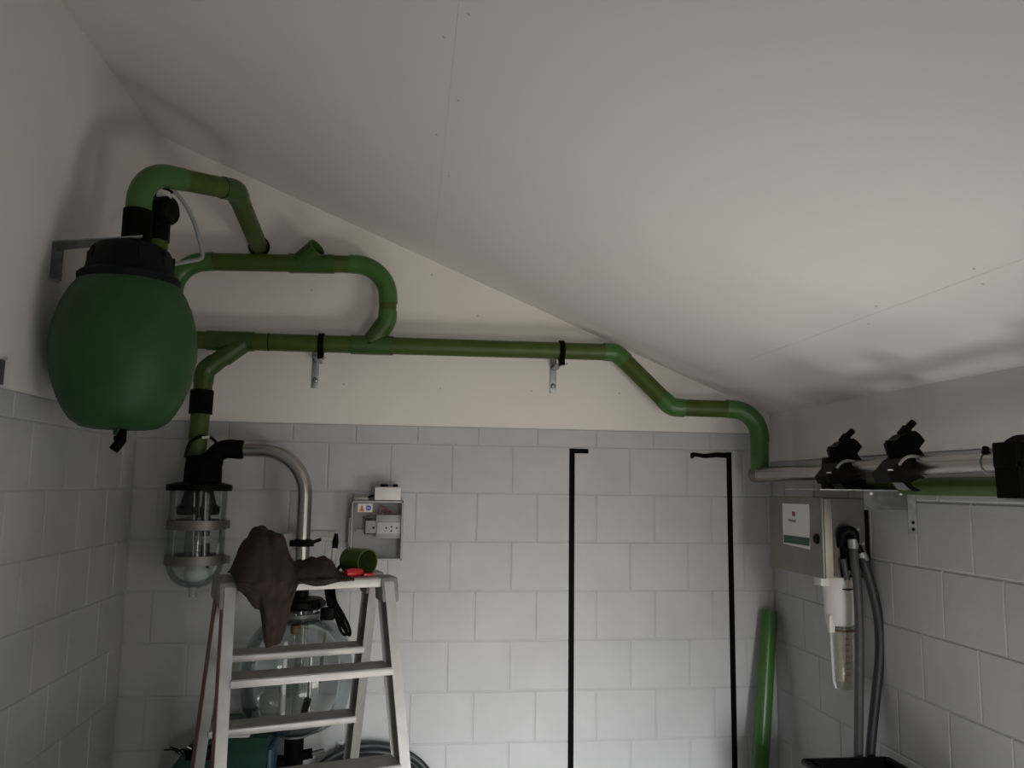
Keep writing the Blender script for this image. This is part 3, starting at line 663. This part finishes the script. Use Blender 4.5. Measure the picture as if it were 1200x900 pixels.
# power cord hanging behind the ladder top
t = thing('power_cord', 'black power cord with plug looped over the ladder top and hanging down', 'cord', tuple(LP(uofpx(384), TD+.01, ZT-.10)))
def cp(px, py, v): # point at the cord's own distance, just behind the platform
    q = LP(uofpx(px), v, 0); return WY(px, py, q.y)
loops = [[(382, 683, .10), (387, 700, .15), (390, 712, .155), (398, 728, .16), (406, 741, .16), (410, 744, .16), (409, 735, .16), (402, 720, .155), (394, 706, .15), (391, 690, .12), (392, 676, .06), (398, 664, .03), (404, 661, .02), (410, 667, .02), (408, 680, .0)],
         [(384, 685, .11), (389, 703, .155), (394, 724, .165), (400, 740, .165), (405, 744, .165), (406, 738, .165), (400, 724, .16), (392, 708, .155), (387, 692, .12)],
         [(386, 690, .13), (388, 704, .15), (386, 712, .15), (386, 717, .15)]]
for L in loops:
    MB().tube(smooth_path([cp(x, y, v) for x, y, v in L], 6), .0055, 8).build('cable', 'black_rubber', t)
q = cp(384, 719, .15); MB().obox(q, (.024, 0, 0), (0, .02, 0), (0, 0, .021), .004).build('plug', 'black_plastic', t)
q = cp(386, 700, .15); MB().obox(q, (.013, 0, 0), (0, .012, 0), (.006, 0, -.03), .005).build('cord_tie', 'black_rubber', t)
# ------------------------------------------------------------------ green pump cover at the bottom left
PY0, PY1 = 3.60, 3.98
ztop = WY(270, 866, PY0).z; x1p = WY(313, 880, PY0).x; x0p = WY(198, 897, PY0).x; xt0 = WY(222, 866, PY0).x
t = thing('pump_cover', 'dark green pump housing standing low in the left corner', 'pump', ((x0p+x1p)/2, (PY0+PY1)/2, 0))
MB().prism([(x0p-.06, (PY0+PY1)/2, .002), (x1p, (PY0+PY1)/2, .002), (x1p, (PY0+PY1)/2, ztop), (xt0+.05, (PY0+PY1)/2, ztop), (xt0, (PY0+PY1)/2, ztop-.02), (x0p, (PY0+PY1)/2, ztop-.12)], (0, (PY1-PY0)/2, 0)).build('housing', 'pump_green', t, smooth=False)
MB().box((x1p, PY0+.01, .05), (x1p+.016, PY1-.01, ztop-.05), .004).build('side_plate', 'blue_side', t)
MB().obox(((xt0+x1p)/2+.02, PY0+.05, ztop+.006), (.06, 0, 0), (0, .045, 0), (0, 0, .006), .008).build('filter_cover', 'dull_white', t)
jb = WY(207, 880, PY0-.0); MB().obox((xt0+.045, PY0-.022, ztop-.045), (.05, 0, 0), (0, .022, 0), (0, 0, .024), .006).build('terminal_box', 'black_plastic', t)
for k in range(9):
    b = Vector((xt0-.03+.014*k, PY0-.03, ztop-.045)); p = smooth_path([b, b+Vector((-.018+.003*k, -.01, .02)), b+Vector((-.055+.008*k, -.015, .022+.012*math.sin(k*2.1)))], 4)
    MB().tube(p, .003, 6).build('wire', 'black_rubber' if k != 4 else 'white_plastic', t)
# ------------------------------------------------------------------ hose coil on the back wall, below the control box
hc = WY(432, 962, 3.98)+Vector((0, 0, .065))
t = thing('hose_coil', 'coil of black hose leaning low against the back wall behind the ladder', 'hose', (hc.x, 4.0, max(0, hc.z-.27)))
for k, (R, y, r) in enumerate(((.220, 4.04, .020), (.197, 3.995, .019), (.175, 4.03, .019), (.225, 4.0, .017))):
    ring = [Vector((hc.x+math.cos(a)*R*(1.28+.02*k), y+.012*math.sin(3*a+k), hc.z+math.sin(a)*R+(.01*k))) for a in [2*math.pi*i/56 for i in range(56)]]
    MB().tube(ring, r, 12, closed=True).build('loop', 'hose_dark', t)
for px, lab in ((398, 'small zinc wall plate just above the hose coil, nearer the receiver jar'), (457, 'small zinc wall plate just above the hose coil, farther from the receiver jar')):
    p = WY(px, 877, D-.004)
    t = thing('wall_plate', lab, 'wall plate', (p.x, D-.001, p.z-.03), 'zinc plates above the hose coil')
    MB().box((p.x-.018, D-.006, p.z-.045), (p.x+.018, D-.001, p.z+.03), .001).build('plate', 'zinc', t)
    MB().lathe((p.x, D-.006, p.z+.01), [(.009, 0), (.009, .005), (0, .005)], (0, -1, 0), 6).build('bolt', 'steel', t)
# ------------------------------------------------------------------ leaning green pipe in the right corner
la = WY(901.5, 716, D-.055); lb_ = WY(891, 900, 3.93); ld_ = (lb_-la); lb2 = la+ld_*((la.z-.004)/-ld_.z)
o = MB().tube([la, lb2], .0405, 24, inner=.037).build('leaning_pipe', 'elbow_green'); single(o, 'long green pipe leaning upright in the right corner of the room', 'pipe')
# ------------------------------------------------------------------ stainless milk line along the right wall
PX = A3.x; PZ = A4.z-.012; SR = .036
PY_ = A3.y
def pipept(y): return Vector((PX, y, PZ+(PY_-y)*.009))
t = thing('milk_line', 'stainless steel milk line running along the right wall', 'pipe', tuple(pipept(3.0)))
MB().tube([pipept(PY_+.045), pipept(1.0)], SR, 28).build('pipe', 'steel', t)
MB().tube([pipept(PY_+.055), pipept(PY_-.03)], SR+.004, 28).build('end_cap', 'steel_brushed', t)
MB().tube([A4+Vector((0, 0, .02)), pipept(PY_)], PR-.004, 20).build('inlet_neck', 'steel_brushed', t)
for y in (2.235,):
    rr = [pipept(y)+Vector((math.cos(a), 0, math.sin(a)))*(SR+.001) for a in [2*math.pi*k/24 for k in range(24)]]
    MB().tube(rr, .0022, 6, closed=True).build('weld_seam', 'zinc_dark', t)
MB().tube([pipept(y)+Vector((-.02, 0, .028)), pipept(y-.012)+Vector((-.026, 0, .042))], .010, 12).build('plug_hole', 'black_rubber', t)
# green return line behind it
gxp = XR-.042; gzp = WX(1120, 570.5, gxp).z
o = MB().tube([(gxp, 3.12, gzp), (gxp, 1.0, gzp+.004)], .0315, 20).build('return_line', 'pipe_green'); single(o, 'green pipe hidden behind the steel milk line on the right wall', 'pipe')
# milk inlet valves
VY = 2.70
def vp(x, y): return WY(955+x/8.57, 485+y/8.57, VY)
def vq(x, y): return WY(955+x/8.57, 485+y/8.57, VY-.085)
def make_valve(label):
    c = pipept(VY); t = thing('milk_inlet_valve', label, 'valve', tuple(c), 'black milk inlet valves on the milk line')
    MB().prism([vp(*p) for p in ((735, 300), (830, 212), (955, 175), (1000, 205), (1055, 272), (1000, 350), (1050, 418), (960, 450), (860, 470), (790, 470))], (0, .030, 0)).build('body', 'black_plastic', t, smooth=False)
    a = vp(765, 262); b = vp(805, 455)
    MB().tube([a+Vector((0, -.005, 0)), b], .0235, 18).build('knob_barrel', 'black_plastic', t)
    MB().tube([vp(870, 215), vp(925, 148)], .018, 16).build('nozzle_base', 'black_plastic', t)
    MB().tube([vp(905, 170), vp(990, 82)], .0125, 16, inner=.009).build('nozzle', 'black_rubber', t)
    MB().prism([vq(*p) for p in ((652, 605), (700, 545), (775, 455), (1000, 440), (1068, 500), (1020, 560), (1005, 600), (1025, 630), (995, 650), (960, 650), (880, 690), (690, 690))], (0, .05, 0)).build('saddle', 'black_plastic', t, smooth=False)
    arc = [pipept(VY)+Vector((math.cos(a), 0, math.sin(a)))*(SR+.004) for a in [math.radians(d) for d in range(100, 421, 10)]]
    mb = MB()
    for dy in (-.02, -.01, 0, .01, .02): mb.tube([q+Vector((0, dy, 0)) for q in arc], .006, 8)
    mb.build('pipe_strap', 'black_rubber', t)
    MB().prism([WY(955+x/8.57, 485+y/8.57, VY-.10) for x, y in ((780, 690), (860, 682), (900, 700), (960, 765), (900, 768), (830, 755))], (0, .004, 0)).build('strap_tongue', 'zinc_dark', t, smooth=False)
    MB().prism([WY(955+x/8.57, 485+y/8.57, VY-.10) for x, y in ((865, 680), (930, 680), (965, 730), (1050, 770), (1000, 778), (940, 755))], (0, .012, 0)).build('strap_end', 'black_rubber', t, smooth=False)
    w = [WY(955+x/8.57, 485+y/8.57, VY-.142) for x, y in ((845, 510), (880, 465), (930, 432), (985, 425), (1050, 436), (1095, 460), (1130, 490))]
    MB().tube(smooth_path(w, 4), .0052, 8).build('wire_bail', 'cap_grey', t)
    MB().obox(WY(955+757/8.57, 485+563/8.57, VY-.1362), (.009, 0, 0), (0, .001, 0), (0, 0, .002)).build('tag', 'device_grey', t, smooth=False)
    return t
def copy_tree(o, parent=None):
    c = o.copy(); COL.objects.link(c); c.parent = parent
    for ch in list(o.children): copy_tree(ch, c)
    return c
v2 = make_valve('black milk inlet valve on steel line, second from the room corner')
v1 = copy_tree(v2); v1['label'] = 'black milk inlet valve on steel line, above the steel cabinet'
dy = .405; v1.location = Vector(v2.location)+Vector((0, dy, -dy*.009))
# pipe rests
def rest(y, label):
    c = pipept(y); t = thing('pipe_rest', label, 'support', (c.x, c.y, c.z-.075), 'black rests under the milk line')
    return t, c
t, c = rest(3.07, 'black rest block under the milk line on the angle bracket')
MB().box((c.x-.075, c.y-.05, c.z-.075), (c.x+.065, c.y+.05, c.z-.034), .004).build('block', 'black_rubber', t)
arc = [c+Vector((math.cos(a), 0, math.sin(a)))*(SR+.006) for a in [math.radians(d) for d in range(120, 361, 12)]]
mb = MB()
for d in (-.04, -.025, -.01, .005, .02, .035): mb.tube([q+Vector((0, d, 0)) for q in arc], .008, 8)
mb.obox((c.x-.06, c.y, c.z+.0), (.014, 0, 0), (0, .045, 0), (.004, 0, .05), .004)
mb.build('cradle', 'black_rubber', t)
MB().obox((c.x+.085, c.y-.02, c.z-.066), (.022, 0, 0), (0, .02, 0), (0, 0, .009), .002).build('end_tab', 'black_plastic', t)
t, c = rest(2.075, 'big black clamp around the milk line at right edge of view')
mb = MB(); poly = []
ring_o = [(-.075, -.10), (.10, -.10), (.10, .04), (.07, .066), (.02, .074), (-.03, .066), (-.07, .045), (-.078, .03), (-.082, 0)]
mb.prism([c+Vector((x, 0, z)) for x, z in ((-.078, -.105), (.11, -.105), (.11, -.037), (.04, -.037), (-.03, -.036), (-.05, -.01), (-.082, -.005))], (0, .045, 0))
arc = [c+Vector((math.cos(a), 0, math.sin(a)))*(SR+.022) for a in [math.radians(d) for d in range(-20, 226, 12)]]
for d in (-.036, -.018, 0, .018, .036): mb.tube([q+Vector((0, d, 0)) for q in arc], .0165, 10)
mb.obox(c+Vector((-.072, 0, .015)), (.014, 0, 0), (0, .045, 0), (0, 0, .035), .004)
mb.build('clamp', 'black_rubber', t)
# its steel arm on the wall
t = thing('rest_bracket', 'zinc arm below the big black clamp at right edge of view', 'bracket', (XR, 2.075, PZ-.12))
MB().box((c.x-.05, 2.03, c.z-.112), (XR, 2.12, c.z-.106)).build('arm', 'zinc', t, smooth=False)
MB().box((XR-.008, 2.04, c.z-.22), (XR-.001, 2.12, c.z-.112)).build('wall_leg', 'zinc_dark', t, smooth=False)
MB().lathe((c.x+.04, 2.03, c.z-.125), [(.009, -.002), (.009, .006), (0, .006)], (0, -1, 0), 8).build('bolt', 'zinc', t)
# angle bracket carrying the first rest
BY = 2.90
zb_ = pipept(3.07).z-.076
xa = WY(958, 588, BY).x
t = thing('angle_bracket', 'zinc angle bracket with two bolts under the milk line', 'bracket', (XR, BY, zb_-.1))
MB().box((xa, BY-.02, zb_-.005), (XR-.001, BY+.26, zb_)).build('shelf_plate', 'zinc', t, smooth=False)
xm = WY(1013, 600, BY-.02).x
MB().box((xm, BY-.02, zb_-.075), (XR-.001, BY-.015, zb_-.005)).build('flange', 'zinc_dark', t, smooth=False)
MB().box((XR-.035, BY-.026, zb_-.165), (XR-.001, BY-.020, zb_+.006)).build('wall_leg', 'zinc', t, smooth=False)
for px in (1021, 1056):
    p = WY(px, 592, BY-.02); MB().lathe((p.x, BY-.02, zb_-.014), [(.006, 0), (.006, .004), (.003, .006), (0, .006)], (0, -1, 0), 10).build('bolt', 'white_plastic', t)
for dz in (-.12, -.145): MB().lathe((XR-.018, BY-.026, zb_+dz), [(.006, 0), (.006, .004), (0, .004)], (0, -1, 0), 6).build('bolt', 'black_plastic', t)
# ------------------------------------------------------------------ stainless cabinet on the right wall
KY0, KY1 = 3.20, 3.80
kx = WX(968, 640, 1.70).x; kx = WY(967, 640, KY0).x
KY1 = WX(905.5, 630, kx).y
kz1 = WX(936, 583, kx).z; kz0 = (WX(907, 664, kx).z+WX(967, 677, kx).z)/2
kz1 = min(kz1, zb_-.008)
t = thing('steel_cabinet', 'stainless steel control cabinet with white and green label on right wall', 'cabinet', (kx, (KY0+KY1)/2, kz0))
MB().box((kx, KY0, kz0), (XR-.001, KY1, kz1), .004).build('body', 'steel_brushed', t)
MB().box((kx-.012, KY0-.004, kz0-.003), (kx-.001, KY1+.002, kz1+.002), .003).build('door', 'steel_brushed', t)
mat('end_plate', (0.11, 0.105, 0.098), 0.55, 0.3, var=0.08, scale=9)
MB().box((WY(976, 640, KY0).x, KY0-.003, kz0+.006), (XR-.012, KY0-.0005, kz1-.004)).build('end_plate', 'end_plate', t, smooth=False, label='dull dark end plate')
def kp(px, py, off=.0): return WX(px, py, kx-.012-off)
def kquad(pts, name, m, off, par, label=None):
    P = [kp(x, y, off) for x, y in pts]; return MB().prism(P, (.0007, 0, 0)).build(name, m, par, smooth=False, label=label)
lb = kquad([(917, 590), (948, 591), (949, 644), (918, 637)], 'label_sheet', 'white_plastic', .0008, t, 'white label with red square and green band')
kquad([(928.2, 599), (931.8, 600), (931.9, 605.3), (928.3, 604.5)], 'red_square', 'label_red', .002, lb)
for k in range(5): kquad([(924.3+1.75*k, 608.2+.3*k), (925.5+1.75*k, 608.4+.3*k), (925.5+1.75*k, 611.2+.3*k), (924.3+1.75*k, 611+.3*k)], 'letter', 'ink_grey', .002, lb)
kquad([(918.3, 626.5), (948.5, 630.5), (948.5, 640), (918.8, 635.5)], 'green_band', 'label_green', .002, lb)
p = kp(957.5, 631.5); MB().lathe(p, [(.022, 0), (.022, .004), (.016, .010), (0, .010)], (-1, 0, 0), 20).build('lock', 'black_plastic', t)
# fittings on its end face
fy = KY0-.003
def fp(px, py, dy=0.0): return WY(px, py, fy-dy)
p = fp(992, 648); t = thing('black_fittings', 'black elbow fittings on the end of the steel cabinet', 'pipe fitting', (p.x, fy-.004, p.z-.08))
MB().prism([fp(x, y, .002) for x, y in ((983, 626), (1001, 626), (1002, 676), (986, 676))], (0, .0015, 0)).build('cover_plate', 'black_plastic', t, smooth=False)
path, _ = fillet([fp(986, 640, .0), fp(987, 622, .035), fp(1001, 622, .045), fp(1001, 636, .045)], .02, 6); MB().tube(path, .020, 14).build('upper_elbow', 'black_plastic', t)
path, _ = fillet([fp(990, 648, .01), fp(1003, 634, .04), fp(1010, 651, .045)], .02, 6); MB().tube(path, .014, 14).build('lower_elbow', 'black_plastic', t)
MB().tube([fp(990, 640, .02), fp(994, 676, .02)], .012, 12).build('riser', 'black_rubber', t)
MB().tube([fp(988, 655, .025), fp(993, 680, .03)], .012, 12).build('grey_riser', 'hose_grey', t)
MB().lathe(fp(996, 671, .03), [(.010, 0), (.010, .006), (0, .006)], (0, -1, 0), 14).build('screw', 'zinc', t)
MB().prism([fp(x, y, .02) for x, y in ((1007, 666), (1011, 667), (1010, 671), (1012, 674), (1008, 674), (1007, 670))], (0, .004, 0)).build('hose_tag', 'white_plastic', t, smooth=False)
for px, py in ((1005, 620), (1011, 637)): MB().lathe(fp(px, py, 0), [(.007, 0), (.007, .005), (0, .005)], (0, -1, 0), 6).build('bolt', 'zinc', t)
MB().box((XR-.022, fy-.012, kz0+.02), (XR-.010, fy-.002, kz1-.01), .001).build('edge_seal', 'black_rubber', t)
# tub below
ztub = WY(985, 889, 3.45).z
# hoses
h1 = [fp(1000, 636, .045), fp(1001, 655, .055), fp(1005, 690, .065), fp(1007, 740, .065), fp(1007, 800, .06), fp(1006, 880, .05), fp(1006, 905, .05), fp(1007, 960, .05)]
t = thing('grey_hose', 'straight grey hose hanging from the cabinet end down behind the black tub', 'hose', tuple(h1[-1]), 'hoses from the steel cabinet')
MB().tube(smooth_path(h1), .0175, 14).build('hose', 'hose_grey', t)
MB().tube([fp(999.5, 632, .045), fp(1000, 643, .047)], .0205, 16).build('ferrule', 'zinc', t)
h2 = [fp(1010, 650, .045), fp(1014, 664, .055), fp(1022, 690, .06), fp(1030, 730, .055), fp(1031, 770, .05), fp(1026, 820, .045), fp(1021, 870, .04), fp(1019, 905, .04), fp(1019, 960, .04)]
t = thing('grey_hose', 'bowed dark hose hanging from the cabinet end, nearest the right wall', 'hose', tuple(h2[-1]), 'hoses from the steel cabinet')
MB().tube(smooth_path(h2), .019, 14).build('hose', 'hose_dark', t)
MB().tube([fp(1009, 648, .044), fp(1013, 658, .05)], .0205, 16).build('ferrule', 'zinc', t)
# filter below the cabinet
FY_ = 3.28; fs_ = FY_/F
def fz(py): return WY(984, py, FY_).z
fx = WY(983.5, 705, FY_).x
t = thing('filter_housing', 'white filter housing with clear bowl under the steel cabinet', 'filter', (fx, FY_, fz(807)))
MB().lathe((fx, FY_, 0), [(0, fz(732)), (15*fs_, fz(732)), (17*fs_, fz(728)), (18.5*fs_, fz(690)), (19*fs_, fz(686)), (19*fs_, kz0), (0, kz0)], seg=28).build('housing', 'white_plastic', t)
MB().box((fx-27*fs_, FY_-.03, fz(686)), (fx-15*fs_, FY_+.03, kz0-.001), .004).build('side_lug', 'white_plastic', t)
MB().tube([(fx-.02, FY_-.066, fz(688)), (fx+.0, FY_-.068, fz(689)), (fx+.035, FY_-.06, fz(688))], .003, 8).build('seam', 'black_plastic', t)
MB().obox((fx-.05, FY_-.02, fz(730)), (.012, 0, 0), (0, .012, 0), (0, 0, .035), .004).build('release_clip', 'white_plastic', t)
MB().tube([(fx-.045, FY_-.035, fz(740)), (fx-.047, FY_-.035, fz(796))], .006, 10).build('drain_tube', 'clear_plastic', t)
bx = fx+.010
bp = [(15.5*fs_, fz(732)), (15*fs_, fz(760)), (14*fs_, fz(798)), (12*fs_, fz(806)), (0, fz(807))]
MB().lathe((bx, FY_, 0), bp+[(max(r-.004, 0), z+.003) for r, z in reversed(bp)], seg=28).build('clear_bowl', 'clear_plastic', t, label='clear plastic bowl')
MB().lathe((bx, FY_, 0), [(13.4*fs_, fz(738.5)), (15.8*fs_, fz(738.5)), (15.8*fs_, fz(736)), (13.4*fs_, fz(736))], seg=28).build('rim_ring', 'brown_stain', t)
MB().lathe((bx, FY_, 0), [(0, fz(798)), (8*fs_, fz(798)), (8.5*fs_, fz(740)), (0, fz(738))], seg=18).build('cartridge', 'yellowed', t)
for k in range(7): MB().obox((bx-.008, FY_-.050, fz(746+7*k)), (.010, 0, 0), (0, .0012, 0), (0, 0, .0015)).build('scale_mark', 'ink_grey', t, smooth=False)
# black tub on the floor below
ty0, ty1 = 2.62, 3.08
zt_ = WY(985, 888, ty1).z
tx0 = WY(941, 889, ty1).x; tx1 = XR-.035
t = thing('black_tub', 'black plastic tub standing under the filter at the right wall', 'tub', ((tx0+tx1)/2, 2.85, 0))
mb = MB()
mb.box((tx0+.02, ty0+.02, .002), (tx1-.02, ty1-.02, .02)); mb.box((tx0+.015, ty0+.015, .0), (tx0+.03, ty1-.015, zt_)); mb.box((tx1-.03, ty0+.015, 0), (tx1-.015, ty1-.015, zt_)); mb.box((tx0+.015, ty0+.015, 0), (tx1-.015, ty0+.03, zt_)); mb.box((tx0+.015, ty1-.03, 0), (tx1-.015, ty1-.015, zt_))
mb.build('shell', 'black_plastic', t, smooth=False)
for lo, hi in (((tx0-.01, ty0, zt_-.02), (tx0+.03, ty1, zt_)), ((tx1-.03, ty0, zt_-.02), (tx1+.01, ty1, zt_)), ((tx0, ty0-.01, zt_-.02), (tx1, ty0+.03, zt_)), ((tx0, ty1-.03, zt_-.02), (tx1, ty1+.01, zt_))):
    MB().box(lo, hi, .006).build('rim', 'black_plastic', t)
